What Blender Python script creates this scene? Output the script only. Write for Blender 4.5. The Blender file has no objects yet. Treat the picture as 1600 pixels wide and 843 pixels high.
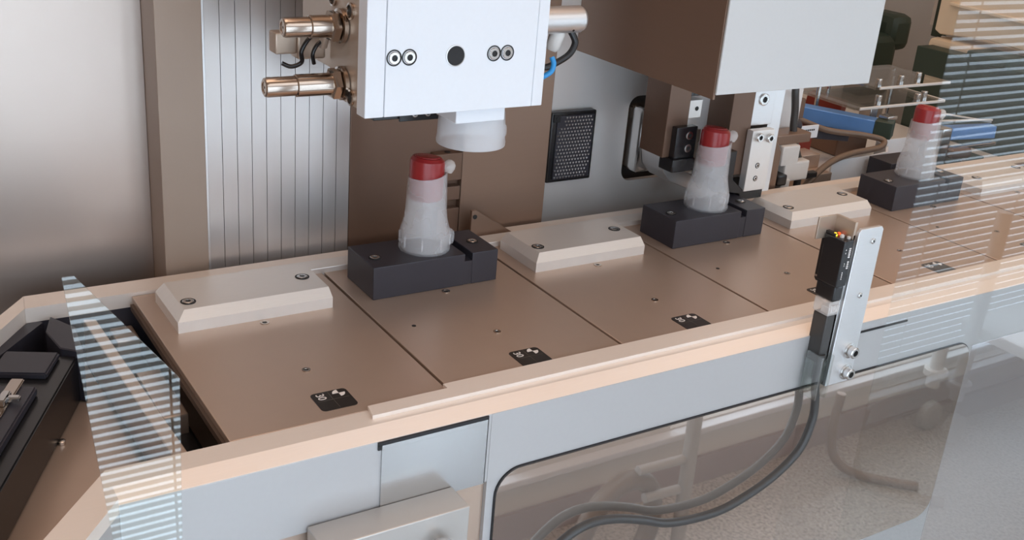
import bpy, bmesh, math, random
from mathutils import Matrix, Vector
random.seed(7)
C = bpy.context.scene.collection
PI = math.pi

# ------------------------------------------------------------------ camera
cam = bpy.data.cameras.new('camera')
cam.sensor_width = 36.0
cam.lens = 36.0 * 1698.3 / 1600.0
cam.clip_start = 0.02
cam_ob = bpy.data.objects.new('camera', cam)
rt = Vector((0.84626, -0.52709, 0.07757))
dn = Vector((-0.14195, -0.36340, -0.92076))
fw = Vector((0.51351, 0.76819, -0.38235))
m = Matrix.Identity(4)
for i in range(3):
    m[i][0] = rt[i]; m[i][1] = -dn[i]; m[i][2] = -fw[i]
m.translation = Vector((-0.2274, -0.6746, 0.4621))
cam_ob.matrix_world = m
C.objects.link(cam_ob)
bpy.context.scene.camera = cam_ob

# ------------------------------------------------------------------ world and lights
world = bpy.data.worlds.new('world'); bpy.context.scene.world = world
world.use_nodes = True
bg = world.node_tree.nodes['Background']
bg.inputs[0].default_value = (0.58, 0.40, 0.29, 1)
bg.inputs[1].default_value = 0.62

def area(name, loc, target, sx, sy, power, col):
    l = bpy.data.lights.new(name, 'AREA'); l.shape = 'RECTANGLE'
    l.size = sx; l.size_y = sy; l.energy = power; l.color = col
    o = bpy.data.objects.new(name, l); C.objects.link(o)
    o.location = loc
    d = Vector(target) - Vector(loc)
    o.rotation_euler = d.to_track_quat('-Z', 'Y').to_euler()
    return o
area('window_side_fill', (0.9, -1.05, 0.95), (0.9, 0.3, 0.1), 3.4, 0.7, 10.5, (0.86, 0.92, 1.0))  # added cool light from the window side; no upper windows there
area('room_fill_light', (1.6, -0.75, 1.25), (1.6, -0.8, -1.1), 3.0, 0.35, 5, (1.0, 0.96, 0.92))  # added fill, no lamp known here; brightens the mirrored floor and wall
area('machine_lamp', (0.9, 0.25, 1.35), (0.9, 0.2, 0), 2.6, 0.7, 13, (1.0, 0.72, 0.54))

vs = bpy.context.scene.view_settings
vs.view_transform = 'Standard'; vs.look = 'None'; vs.gamma = 1.0; vs.use_curve_mapping = False
vs.exposure = -0.12

# ------------------------------------------------------------------ materials
def nt(name):
    m = bpy.data.materials.new(name); m.use_nodes = True
    return m, m.node_tree, m.node_tree.nodes['Principled BSDF']

def mat(name, col, rough=0.5, metal=0.0, var=0.06, vscale=60, stretch=(1, 1, 1), bump=0.0, alpha=1.0, spec=0.5, coat=0.0, rvar=0.0):
    m, t, p = nt(name)
    tc = t.nodes.new('ShaderNodeTexCoord'); mp = t.nodes.new('ShaderNodeMapping')
    mp.inputs['Scale'].default_value = stretch
    n = t.nodes.new('ShaderNodeTexNoise'); n.inputs['Scale'].default_value = vscale; n.inputs['Detail'].default_value = 4
    t.links.new(tc.outputs['Object'], mp.inputs[0]); t.links.new(mp.outputs[0], n.inputs['Vector'])
    r = t.nodes.new('ShaderNodeMapRange')
    r.inputs['To Min'].default_value = 1 - var; r.inputs['To Max'].default_value = 1 + var
    t.links.new(n.outputs[0], r.inputs[0])
    mx = t.nodes.new('ShaderNodeVectorMath'); mx.operation = 'SCALE'
    mx.inputs[0].default_value = col[:3]
    t.links.new(r.outputs[0], mx.inputs['Scale']); t.links.new(mx.outputs[0], p.inputs['Base Color'])
    p.inputs['Roughness'].default_value = rough; p.inputs['Metallic'].default_value = metal
    p.inputs['Alpha'].default_value = alpha; p.inputs['Specular IOR Level'].default_value = spec
    p.inputs['Coat Weight'].default_value = coat
    if rvar:
        r2 = t.nodes.new('ShaderNodeMapRange'); r2.inputs['To Min'].default_value = rough - rvar; r2.inputs['To Max'].default_value = rough + rvar
        t.links.new(n.outputs[0], r2.inputs[0]); t.links.new(r2.outputs[0], p.inputs['Roughness'])
    if bump:
        b = t.nodes.new('ShaderNodeBump'); b.inputs['Strength'].default_value = bump; b.inputs['Distance'].default_value = 0.001
        t.links.new(n.outputs[0], b.inputs['Height']); t.links.new(b.outputs[0], p.inputs['Normal'])
    return m

def emis(name, col, s):
    m, t, p = nt(name)
    p.inputs['Base Color'].default_value = (*col, 1)
    p.inputs['Emission Color'].default_value = (*col, 1); p.inputs['Emission Strength'].default_value = s
    return m

def glass_mat(name, r0=0.06, tint=(0.96, 0.98, 0.97), k=1.0):
    """clear sheet: lets light straight through and reflects more at a glancing angle"""
    m = bpy.data.materials.new(name); m.use_nodes = True; t = m.node_tree
    t.nodes.clear()
    out = t.nodes.new('ShaderNodeOutputMaterial'); mix = t.nodes.new('ShaderNodeMixShader')
    tr = t.nodes.new('ShaderNodeBsdfTransparent'); gl = t.nodes.new('ShaderNodeBsdfGlossy')
    tr.inputs[0].default_value = (*tint, 1); gl.inputs['Roughness'].default_value = 0.004
    g = t.nodes.new('ShaderNodeNewGeometry'); d = t.nodes.new('ShaderNodeVectorMath'); d.operation = 'DOT_PRODUCT'
    t.links.new(g.outputs['Incoming'], d.inputs[0]); t.links.new(g.outputs['Normal'], d.inputs[1])
    def mth(op, a, b=None):
        n = t.nodes.new('ShaderNodeMath'); n.operation = op
        for i, v in enumerate((a, b)):
            if v is None: continue
            if isinstance(v, (int, float)): n.inputs[i].default_value = v
            else: t.links.new(v, n.inputs[i])
        return n.outputs[0]
    a = mth('ABSOLUTE', d.outputs['Value']); a = mth('SUBTRACT', 1.0, a); a = mth('POWER', a, 5.0)
    a = mth('MULTIPLY', a, (1 - r0)); a = mth('ADD', a, r0); a = mth('MULTIPLY', a, k)
    t.links.new(a, mix.inputs[0]); t.links.new(tr.outputs[0], mix.inputs[1]); t.links.new(gl.outputs[0], mix.inputs[2])
    t.links.new(mix.outputs[0], out.inputs[0])
    return m

M = {}
M['alu'] = mat('brushed_aluminium', (0.72, 0.72, 0.73), 0.38, 0.85, 0.04, 40, (1, 40, 40), rvar=0.04)
M['alu_panel'] = mat('satin_aluminium_sheet', (0.76, 0.74, 0.73), 0.46, 0.50, 0.015, 30, (1, 1, 1))
M['wall_panel'] = mat('brushed_wall_sheet', (0.53, 0.455, 0.41), 0.33, 0.74, 0.015, 30, (1, 1, 1))
M['inset'] = mat('polished_inset_sheet', (0.50, 0.50, 0.50), 0.26, 0.9, 0.02, 30)
M['alu_rim'] = mat('warm_tinted_rail', (0.85, 0.77, 0.705), 0.45, 0.35, 0.03, 40, (1, 30, 30))  # same metal as the silver front; warm light from above put into the colour
M['front_paint'] = mat('silver_lacquer', (0.46, 0.45, 0.45), 0.42, 0.25, 0.02, 200)
M['pallet'] = mat('warm_tinted_pallet', (0.54, 0.415, 0.335), 0.34, 0.55, 0.03, 60, (1, 1, 1), rvar=0.03)  # warm reflection from above is put into this tan base colour
M['groove'] = mat('groove_dark', (0.09, 0.06, 0.045), 0.6)
M['block_alu'] = mat('milled_aluminium', (0.80, 0.77, 0.74), 0.38, 0.45, 0.04, 30, (2, 40, 2), bump=0.03)
M['black_block'] = mat('black_anodised', (0.035, 0.034, 0.045), 0.42, 0.1, 0.1, 50)
M['black_gloss'] = mat('black_plastic', (0.012, 0.012, 0.014), 0.25, 0, 0.1, 50)
M['black_matt'] = mat('black_matt', (0.015, 0.015, 0.017), 0.7, 0, 0.1, 50)
M['plank'] = mat('plank_sheet', (0.58, 0.55, 0.535), 0.33, 0.72, 0.015, 30)
M['steel'] = mat('machined_steel', (0.62, 0.61, 0.60), 0.22, 1.0, 0.05, 60, (40, 1, 1))
M['socket_dark'] = mat('bolt_socket_dark', (0.03, 0.03, 0.03), 0.5, 0.5)  # near-black, paints the shade inside bolt sockets and drilled holes
M['chrome'] = mat('warm_chrome', (0.50, 0.43, 0.375), 0.16, 1.0, 0.02)
M['brown'] = mat('brown_tinted_sheet', (0.25, 0.165, 0.12), 0.38, 0.45, 0.03, 20, (1, 1, 10))  # aluminium with its warm brown reflection put into the base colour
M['brown_dark'] = mat('brown_tinted_dark', (0.165, 0.10, 0.07), 0.4, 0.4, 0.03, 20)  # the same reflected brown in the colour, darker
M['post'] = mat('post_lacquer', (0.35, 0.27, 0.215), 0.45, 0.15, 0.03, 20)
M['white_paint'] = mat('white_powder_coat', (0.78, 0.81, 0.86), 0.45, 0.0, 0.015, 300)
M['grey_paint'] = mat('light_grey_powder_coat', (0.60, 0.605, 0.61), 0.5, 0.0, 0.015, 300)
M['steel_side'] = mat('bead_blasted_side', (0.52, 0.42, 0.34), 0.4, 0.6, 0.04, 60)
M['red'] = mat('red_plastic', (0.30, 0.020, 0.022), 0.28, 0, 0.03, 30)
M['hatch'] = None
M['blue'] = mat('blue_anodised', (0.13, 0.31, 0.70), 0.35, 0.2, 0.06)
M['blue_hose'] = mat('blue_hose', (0.03, 0.30, 0.70), 0.4)
M['red_dark'] = mat('dark_red_anodised', (0.25, 0.035, 0.02), 0.4, 0.2)
M['cable'] = mat('black_cable_sheath', (0.045, 0.043, 0.042), 0.4, 0, 0.1)
M['cable_brown'] = mat('brown_cable_sheath', (0.16, 0.11, 0.08), 0.4, 0, 0.1)
M['green'] = mat('dark_green_panel', (0.030, 0.052, 0.040), 0.5, 0, 0.1, 10)
M['beige'] = mat('cream_sheet', (0.78, 0.66, 0.50), 0.5, 0, 0.08, 6)
M['grey_bg'] = mat('grey_housing', (0.42, 0.40, 0.38), 0.5, 0.1, 0.06, 8)
M['pale'] = mat('pale_grey_plastic', (0.62, 0.60, 0.58), 0.4, 0, 0.04)
M['amber'] = mat('amber_card', (0.55, 0.33, 0.08), 0.5)
M['sticker'] = mat('black_label_film', (0.02, 0.016, 0.014), 0.3, 0, 0.1)
M['print'] = mat('white_print', (0.75, 0.72, 0.70), 0.5)
M['line'] = mat('grey_print_line', (0.10, 0.085, 0.07), 0.5)
M['wall'] = mat('white_wall_paint', (0.72, 0.70, 0.67), 0.8, 0, 0.02, 15)
M['base'] = mat('mauve_baseboard', (0.30, 0.215, 0.20), 0.5, 0, 0.04, 15)
M['slat'] = mat('white_blind_slat', (0.62, 0.62, 0.60), 0.5, 0, 0.03, 20)
M['cord'] = mat('white_blind_cord', (0.8, 0.8, 0.78), 0.8)
M['day'] = emis('daylight_pane', (0.74, 0.87, 1.0), 3.7)
M['led_y'] = emis('yellow_led', (1.0, 0.75, 0.05), 1.2)
M['led_r'] = emis('red_led', (1.0, 0.12, 0.02), 0.8)
M['clear'] = glass_mat('clear_guard_sheet', 0.035, (0.97, 0.98, 0.98), 0.9)
M['clear_strip'] = glass_mat('reflection_pane_clear', 0.07)
M['acrylic'] = glass_mat('clear_acrylic', 0.10, (0.93, 0.95, 0.94), 1.5)

def plastic_clear(name, col, alpha, rough=0.3):
    m, t, p = nt(name)
    p.inputs['Base Color'].default_value = (*col, 1); p.inputs['Roughness'].default_value = rough
    p.inputs['Alpha'].default_value = alpha
    p.inputs['Subsurface Weight'].default_value = 0.0
    n = t.nodes.new('ShaderNodeTexNoise'); n.inputs['Scale'].default_value = 35
    tc = t.nodes.new('ShaderNodeTexCoord'); t.links.new(tc.outputs['Object'], n.inputs['Vector'])
    r = t.nodes.new('ShaderNodeMapRange'); r.inputs['To Min'].default_value = alpha - 0.03; r.inputs['To Max'].default_value = alpha + 0.03
    t.links.new(n.outputs[0], r.inputs[0]); t.links.new(r.outputs[0], p.inputs['Alpha'])
    return m
M['frost'] = plastic_clear('frosted_plastic', (0.86, 0.87, 0.90), 0.27)
M['frost_dense'] = plastic_clear('dense_frosted_plastic', (0.80, 0.82, 0.86), 0.45)
M['box_alu'] = mat('access_box_sheet', (0.50, 0.475, 0.45), 0.42, 0.6, 0.02, 40)
M['spout'] = plastic_clear('clear_plastic', (0.85, 0.82, 0.80), 0.45, 0.1)

def hatch_mat(name, col, gcol, fac):
    m = bpy.data.materials.new(name); m.use_nodes = True; t = m.node_tree
    p = t.nodes['Principled BSDF']; p.inputs['Base Color'].default_value = (*col, 1)
    p.inputs['Roughness'].default_value = 0.35
    gl = t.nodes.new('ShaderNodeBsdfGlossy'); gl.inputs[0].default_value = (*gcol, 1); gl.inputs['Roughness'].default_value = 0.02
    mix = t.nodes.new('ShaderNodeMixShader'); mix.inputs[0].default_value = fac
    t.links.new(p.outputs[0], mix.inputs[1]); t.links.new(gl.outputs[0], mix.inputs[2])
    t.links.new(mix.outputs[0], t.nodes['Material Output'].inputs[0])
    return m
M['hatch'] = hatch_mat('tinted_polished_sheet', (0.25, 0.215, 0.19), (0.90, 0.81, 0.75), 0.58)
M['front_gloss'] = hatch_mat('glossy_grey_sheet', (0.40, 0.375, 0.375), (0.92, 0.88, 0.88), 0.5)

def terrazzo():
    m, t, p = nt('speckled_floor')
    tc = t.nodes.new('ShaderNodeTexCoord')
    n = t.nodes.new('ShaderNodeTexNoise'); n.inputs['Scale'].default_value = 120; n.inputs['Detail'].default_value = 3
    n2 = t.nodes.new('ShaderNodeTexNoise'); n2.inputs['Scale'].default_value = 9
    for k in (n, n2): t.links.new(tc.outputs['Object'], k.inputs['Vector'])
    r = t.nodes.new('ShaderNodeValToRGB')
    r.color_ramp.elements[0].position = 0.34; r.color_ramp.elements[0].color = (0.30, 0.25, 0.215, 1)
    r.color_ramp.elements[1].position = 0.66; r.color_ramp.elements[1].color = (0.66, 0.60, 0.54, 1)
    e = r.color_ramp.elements.new(0.48); e.color = (0.50, 0.445, 0.40, 1)
    t.links.new(n.outputs[0], r.inputs[0])
    mx = t.nodes.new('ShaderNodeMix'); mx.data_type = 'RGBA'; mx.blend_type = 'MULTIPLY'; mx.inputs[0].default_value = 0.35
    t.links.new(r.outputs[0], mx.inputs[6]); t.links.new(n2.outputs[0], mx.inputs[7])
    t.links.new(mx.outputs[2], p.inputs['Base Color']); p.inputs['Roughness'].default_value = 0.45
    return m
M['floor'] = terrazzo()

# ------------------------------------------------------------------ mesh builder
class MB:
    def __init__(s): s.bm = bmesh.new(); s.soft = False
    def _mi(s, faces, mi):
        for f in faces: f.material_index = mi
    def box(s, x0, x1, y0, y1, z0, z1, bev=0.0, mi=0, rot=None, piv=None):
        g = bmesh.new()
        bmesh.ops.create_cube(g, size=1)
        for v in g.verts:
            v.co = Vector((x0 + (v.co.x + .5) * (x1 - x0), y0 + (v.co.y + .5) * (y1 - y0), z0 + (v.co.z + .5) * (z1 - z0)))
        if bev > 0: bmesh.ops.bevel(g, geom=list(g.edges), offset=bev, segments=2, profile=0.5, affect='EDGES')
        if rot is not None:
            pv = Vector(piv) if piv else Vector(((x0 + x1) / 2, (y0 + y1) / 2, (z0 + z1) / 2))
            for v in g.verts: v.co = rot @ (v.co - pv) + pv
        s.merge(g, mi); return s
    def merge(s, g, mi=0):
        base = [s.bm.verts.new(v.co) for v in g.verts]
        g.verts.index_update()
        for f in g.faces:
            try:
                nf = s.bm.faces.new([base[v.index] for v in f.verts]); nf.material_index = mi
            except ValueError: pass
        g.free()
    def prism(s, poly, axis, a, b, mi=0, bev=0.0):
        """poly: 2-D points; axis 'y' -> (x,z), 'z' -> (x,y), 'x' -> (y,z)"""
        def P(p, t):
            return {'y': Vector((p[0], t, p[1])), 'z': Vector((p[0], p[1], t)), 'x': Vector((t, p[0], p[1]))}[axis]
        g = bmesh.new()
        A = [g.verts.new(P(p, a)) for p in poly]; B = [g.verts.new(P(p, b)) for p in poly]
        n = len(poly)
        g.faces.new(A); g.faces.new(list(reversed(B)))
        for i in range(n):
            j = (i + 1) % n
            g.faces.new((A[j], A[i], B[i], B[j]))
        bmesh.ops.recalc_face_normals(g, faces=g.faces)
        if bev > 0: bmesh.ops.bevel(g, geom=list(g.edges), offset=bev, segments=1, affect='EDGES')
        s.merge(g, mi); return s
    def loft(s, rings, mi=0, cap=True, close=False):
        g = bmesh.new()
        R = [[g.verts.new(p) for p in r] for r in rings]
        n = len(R[0]); k = len(R)
        for a in range(k - 1 + (1 if close else 0)):
            A = R[a]; B = R[(a + 1) % k]
            for i in range(n):
                j = (i + 1) % n
                g.faces.new((A[i], A[j], B[j], B[i]))
        if cap and not close:
            g.faces.new(list(reversed(R[0]))); g.faces.new(R[-1])
        bmesh.ops.recalc_face_normals(g, faces=g.faces)
        s.merge(g, mi); return s
    def lathe(s, prof, origin=(0, 0, 0), axis=(0, 0, 1), seg=32, mi=0, cap=True, close=False):
        """prof: (radius, height) pairs along the axis"""
        if seg <= 18 and seg != 6: s.soft = True
        q = Vector(axis).to_track_quat('Z', 'Y'); o = Vector(origin)
        rings = []
        for r, h in prof:
            rings.append([o + q @ Vector((max(r, 1e-5) * math.cos(2 * PI * i / seg), max(r, 1e-5) * math.sin(2 * PI * i / seg), h)) for i in range(seg)])
        return s.loft(rings, mi, cap, close)
    def cyl(s, p0, p1, r, seg=24, mi=0, bev=0.0):
        d = Vector(p1) - Vector(p0); L = d.length
        pr = [(r, 0), (r, L)] if bev <= 0 else [(r - bev, 0), (r, bev), (r, L - bev), (r - bev, L)]
        return s.lathe(pr, p0, d, seg, mi)
    def tube(s, pts, r, seg=12, mi=0, sub=6):
        s.soft = True
        P = [Vector(p) for p in pts]
        # catmull-rom
        out = []
        for i in range(len(P) - 1):
            p0 = P[max(i - 1, 0)]; p1 = P[i]; p2 = P[i + 1]; p3 = P[min(i + 2, len(P) - 1)]
            for k in range(sub):
                t = k / sub
                out.append(0.5 * ((2 * p1) + (-p0 + p2) * t + (2 * p0 - 5 * p1 + 4 * p2 - p3) * t * t + (-p0 + 3 * p1 - 3 * p2 + p3) * t ** 3))
        out.append(P[-1])
        rings = []; up = Vector((0.13, 0.2, 0.97))
        for i, p in enumerate(out):
            d = (out[min(i + 1, len(out) - 1)] - out[max(i - 1, 0)]).normalized()
            a = d.cross(up)
            if a.length < 0.05: a = d.cross(Vector((1, 0, 0)))
            a.normalize(); b = d.cross(a).normalized(); up = -b if (-b).dot(up) > 0 else b
            rings.append([p + r * (math.cos(2 * PI * k / seg) * a + math.sin(2 * PI * k / seg) * up) for k in range(seg)])
        return s.loft(rings, mi)
    def build(s, name, mats, parent=None, ang=20, loc=None):
        if s.soft: ang = 50
        bmesh.ops.recalc_face_normals(s.bm, faces=s.bm.faces)
        me = bpy.data.meshes.new(name)
        root = parent
        off = Vector((0, 0, 0))
        while root is not None:
            off += root.location; root = root.parent
        if loc is not None and parent is None: off = Vector(loc)
        for v in s.bm.verts: v.co -= off
        for f in s.bm.faces: f.smooth = True
        s.bm.to_mesh(me); s.bm.free()
        me.set_sharp_from_angle(angle=math.radians(ang))
        for x in (mats if isinstance(mats, (list, tuple)) else [mats]): me.materials.append(M[x] if isinstance(x, str) else x)
        o = bpy.data.objects.new(name, me); C.objects.link(o)
        if parent is not None: o.parent = parent
        elif loc is not None: o.location = loc
        return o

def thing(name, label, cat, loc=(0, 0, 0), group=None):
    o = bpy.data.objects.new(name, None); C.objects.link(o); o.location = loc; o.empty_display_size = 0.02
    o['label'] = label; o['category'] = cat
    if group: o['group'] = group
    return o
def tag(o, label, cat, group=None):
    o['label'] = label; o['category'] = cat
    if group: o['group'] = group
    return o
def struct(o): o['kind'] = 'structure'; return o
def dup(o, parent=None):
    c = o.copy(); C.objects.link(c)
    if parent is not None: c.parent = parent
    for ch in list(o.children): dup(ch, c)
    return c

def bolt(parent, name, p, d, r, h, mats=('steel', 'socket_dark'), washer=False):
    """socket head screw pointing along d, head face at p + d*h"""
    b = MB(); p = Vector(p); d = Vector(d).normalized()
    b.lathe([(r * .96, 0), (r, h * .1), (r, h * .85), (r * .88, h), (r * .52, h), (r * .50, h * .45)], p, d, 24, 0, cap=False)
    b.lathe([(r * .52, h * .42), (r * .50, h * .46)], p, d, 6, 1)
    if washer: b.lathe([(r * 1.25, -h * .05), (r * 1.25, h * .12)], p, d, 24, 0)
    return b.build(name, mats, parent)
def sunk_screw(parent, name, p, d, r, mats=('steel', 'socket_dark')):
    """screw sunk in a counterbore: dark ring with a bright head inside, slightly proud so that it reads"""
    b = MB(); p = Vector(p); d = Vector(d).normalized()
    b.lathe([(r, 0), (r, .0005), (r * .8, .0005), (r * .78, .0002)], p, d, 28, 1, cap=False)
    b.lathe([(r * .74, 0), (r * .74, .0009), (r * .66, .0012), (r * .36, .0012), (r * .34, .0004)], p, d, 28, 0, cap=False)
    b.lathe([(r * .36, .0003), (r * .35, .0005)], p, d, 6, 1)
    return b.build(name, mats, parent)
def rrect(x0, x1, z0, z1, r, n=8):
    pts = []
    for cx, cz, a in ((x1 - r, z0 + r, -90), (x1 - r, z1 - r, 0), (x0 + r, z1 - r, 90), (x0 + r, z0 + r, 180)):
        for k in range(n + 1):
            t = math.radians(a + 90 * k / n); pts.append((cx + r * math.cos(t), cz + r * math.sin(t)))
    return pts

FZ = -1.15
# ------------------------------------------------------------------ room behind the viewer
b = MB(); b.box(-3.5, 6.5, -1.2, 4.0, FZ - .05, FZ); struct(b.build('floor', 'floor'))
WY = -1.123
wins = [(-1.05, 0.40, .016), (0.56, 1.02, .020), (1.50, 2.02, .022), (2.08, 3.60, .022)]
b = MB(); SILL = -0.955; TOPZ = 0.62
b.box(-3.5, 6.5, WY - .12, WY, FZ, SILL); b.box(-3.5, 6.5, WY - .12, WY, TOPZ, 1.6)
e0 = -3.5
for x0, x1, _ in wins:
    b.box(e0, x0, WY - .12, WY, SILL, TOPZ); e0 = x1
b.box(e0, 6.5, WY - .12, WY, SILL, TOPZ)
struct(b.build('wall_front', 'wall'))
b = MB(); b.box(-3.5, 6.5, WY, WY + .012, FZ, FZ + .085, .002); struct(b.build('baseboard_front', 'base'))
b = MB(); b.box(-3.5, 6.5, WY, WY + .03, SILL - .022, SILL - .004, .003); struct(b.build('trim_1', 'white_paint'))
for i, (x0, x1, pitch) in enumerate(wins):
    w = bpy.data.objects.new('window_%d' % (i + 1), None); C.objects.link(w); w.location = ((x0 + x1) / 2, WY, SILL); struct(w)
    f = MB()
    f.box(x0, x0 + .03, WY - .1, WY - .06, SILL, TOPZ); f.box(x1 - .03, x1, WY - .1, WY - .06, SILL, TOPZ)
    f.box(x0, x1, WY - .1, WY - .06, SILL, SILL + .03); f.box(x0, x1, WY - .1, WY - .06, TOPZ - .03, TOPZ)
    f.build('window_frame', 'white_paint', w)
    g = MB(); g.box(x0 + .03, x1 - .03, WY - .085, WY - .08, SILL + .03, TOPZ - .03); g.build('pane', 'day', w)
    bl = thing('venetian_blind', ['white venetian blind reflected in the narrow clear pane at left', 'white venetian blind mirrored in the grooved cladding planks',
        'white venetian blind mirrored in the plate with the reflector', 'wide white venetian blind reflected in the right clear guard sheet'][i], 'blind', ((x0 + x1) / 2, WY - .02, TOPZ), 'venetian blinds on the window wall')
    hr = MB(); hr.box(x0 + .01, x1 - .01, WY - .04, WY - .005, TOPZ - .03, TOPZ, .003); hr.build('head_rail', 'slat', bl)
    z = SILL + .012; first = None; n = 0
    while z < TOPZ - .035:
        if first is None:
            s_ = MB(); wd = pitch * (.52 if i < 2 else .74)
            R = Matrix.Rotation(math.radians(-38), 3, 'X')
            s_.box(x0 + .008, x1 - .008, WY - .022 - wd / 2, WY - .022 + wd / 2, z - .0005, z + .0005, 0, 0, R)
            first = s_.build('slat', 'slat', bl); zf = z
        else:
            c = first.copy(); C.objects.link(c); c.parent = bl; c.location = (0, 0, z - zf)
        z += pitch
    cd = MB(); k = max(2, int((x1 - x0) / .35))
    for q in range(k):
        xx = x0 + (x1 - x0) * (q + .5) / k
        cd.box(xx - .0022, xx + .0022, WY - .012, WY - .010, SILL + .01, TOPZ - .02)
    cd.build('ladder_cord', 'cord', bl)

# ------------------------------------------------------------------ conveyor frame
fr = thing('conveyor_frame', 'long silver conveyor frame with peach rims running across the picture', 'conveyor', (0.9, 0, FZ))
XR = 2.6
# front rim with light chamfer, straight part and the angled end
RZ = 0.0
b = MB()
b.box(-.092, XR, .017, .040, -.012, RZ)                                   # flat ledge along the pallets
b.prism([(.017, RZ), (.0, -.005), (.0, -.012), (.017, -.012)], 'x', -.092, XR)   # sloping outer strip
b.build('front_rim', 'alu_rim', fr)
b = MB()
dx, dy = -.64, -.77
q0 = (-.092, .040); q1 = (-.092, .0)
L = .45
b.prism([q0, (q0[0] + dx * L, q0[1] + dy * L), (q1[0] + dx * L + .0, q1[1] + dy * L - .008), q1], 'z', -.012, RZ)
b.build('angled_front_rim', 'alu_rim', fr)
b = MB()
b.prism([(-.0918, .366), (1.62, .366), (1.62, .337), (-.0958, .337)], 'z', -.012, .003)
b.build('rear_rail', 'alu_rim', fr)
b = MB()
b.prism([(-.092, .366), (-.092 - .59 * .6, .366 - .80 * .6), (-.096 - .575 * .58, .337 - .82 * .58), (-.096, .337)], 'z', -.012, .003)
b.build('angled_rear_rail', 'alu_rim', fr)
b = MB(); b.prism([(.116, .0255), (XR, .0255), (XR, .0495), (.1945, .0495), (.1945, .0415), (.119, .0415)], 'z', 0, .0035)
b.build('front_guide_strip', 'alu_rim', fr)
b = MB(); b.box(.112, 1.6, .322, .345, -.004, .006, .0008); b.build('rear_guide_strip', 'block_alu', fr)
# front panels
b = MB()
b.box(-.092, .2155, -.0005, .012, -.073, -.0052, .0006)
b.box(.2155, XR, -.0005, .012, -.0735, -.0052); b.box(.2155, .8900, -.0005, .012, -.75, -.0733)
b.prism([(-.092, 0), (-.092 + dx * L, dy * L - .008), (-.092 + dx * L + .01, dy * L - .012 + .02), (-.085, .012)], 'z', -.09, -.012)
b.build('front_panel', 'front_paint', fr)
b = MB(); b.box(.8905, XR, -.0005, .012, -.75, -.0740, .0004); b.build('glossy_panel', 'front_gloss', fr)
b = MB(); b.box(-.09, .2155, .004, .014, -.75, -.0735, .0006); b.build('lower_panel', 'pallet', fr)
b = MB(); b.box(.1085, .2118, -.002, .001, -.0085, -.0055); b.box(.1085, .1115, -.002, .001, -.0125, -.0080); b.box(.2108, .2118, -.002, .001, -.072, -.0080); o = b.build('inset_shadow_gap', 'black_matt', fr)
b = MB(); b.box(.1118, .2108, -.0022, .001, -.0725, -.0125); b.box(.112, .2108, -.0022, .001, -.0126, -.0085); o = b.build('inset_plate', 'inset', fr); o['label'] = 'polished inset plate with a dark gap along its top'
b = MB(); b.box(.652, .753, -.0018, .001, -.0165, -.0145); b.build('inset_shadow_gap', 'black_matt', fr)
# hatch
b = MB(); b.prism(rrect(.2235, .8865, -.3115, -.0645, .026), 'y', -.0022, .001); b.build('hatch_gasket', 'black_matt', fr)
b = MB(); b.prism(rrect(.2245, .8850, -.3100, -.0655, .025), 'y', -.0035, -.001); o = b.build('hatch_cover', 'hatch', fr); o['label'] = 'brown tinted mirror-smooth cover with rounded corners'
# inside of the channel
b = MB()
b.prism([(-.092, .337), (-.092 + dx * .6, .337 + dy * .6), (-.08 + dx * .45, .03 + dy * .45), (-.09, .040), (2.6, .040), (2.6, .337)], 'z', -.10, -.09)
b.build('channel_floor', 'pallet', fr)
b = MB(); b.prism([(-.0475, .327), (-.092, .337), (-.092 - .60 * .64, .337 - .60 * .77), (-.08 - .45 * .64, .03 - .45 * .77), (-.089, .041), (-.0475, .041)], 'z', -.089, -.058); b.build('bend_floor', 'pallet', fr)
b = MB(); b.box(-.09, 1.6, .3375, .345, -.09, -.012); b.prism([(-.088, .345), (-.088 + dx * .6, .345 + dy * .6), (-.080 + dx * .6, .337 + dy * .6), (-.082, .333)], 'z', -.09, -.012)
b.build('channel_rear_wall', 'black_block', fr)
b = MB(); b.box(-.09, 1.6, .030, .040, -.09, -.012); b.build('channel_front_wall', 'alu', fr)
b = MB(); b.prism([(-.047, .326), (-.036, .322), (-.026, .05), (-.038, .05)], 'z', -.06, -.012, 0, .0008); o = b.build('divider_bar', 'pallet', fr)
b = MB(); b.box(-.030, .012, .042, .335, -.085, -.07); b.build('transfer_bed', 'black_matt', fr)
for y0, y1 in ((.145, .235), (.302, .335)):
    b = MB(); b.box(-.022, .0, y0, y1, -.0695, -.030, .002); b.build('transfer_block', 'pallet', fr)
for y0, y1 in ((.052, .14), (.24, .298)):
    b = MB(); b.box(-.022, .0, y0, y1, -.0695, -.045, .002); b.build('transfer_pad', 'black_gloss', fr)
# legs of the frame
for lx, ly in ((0.0, .04), (0.0, .32), (1.3, .04), (1.3, .32), (2.5, .04), (2.5, .32)):
    b = MB(); b.box(lx - .02, lx + .02, ly - .015, ly + .015, FZ, -.1, .002); b.build('leg', 'alu', fr)

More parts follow.
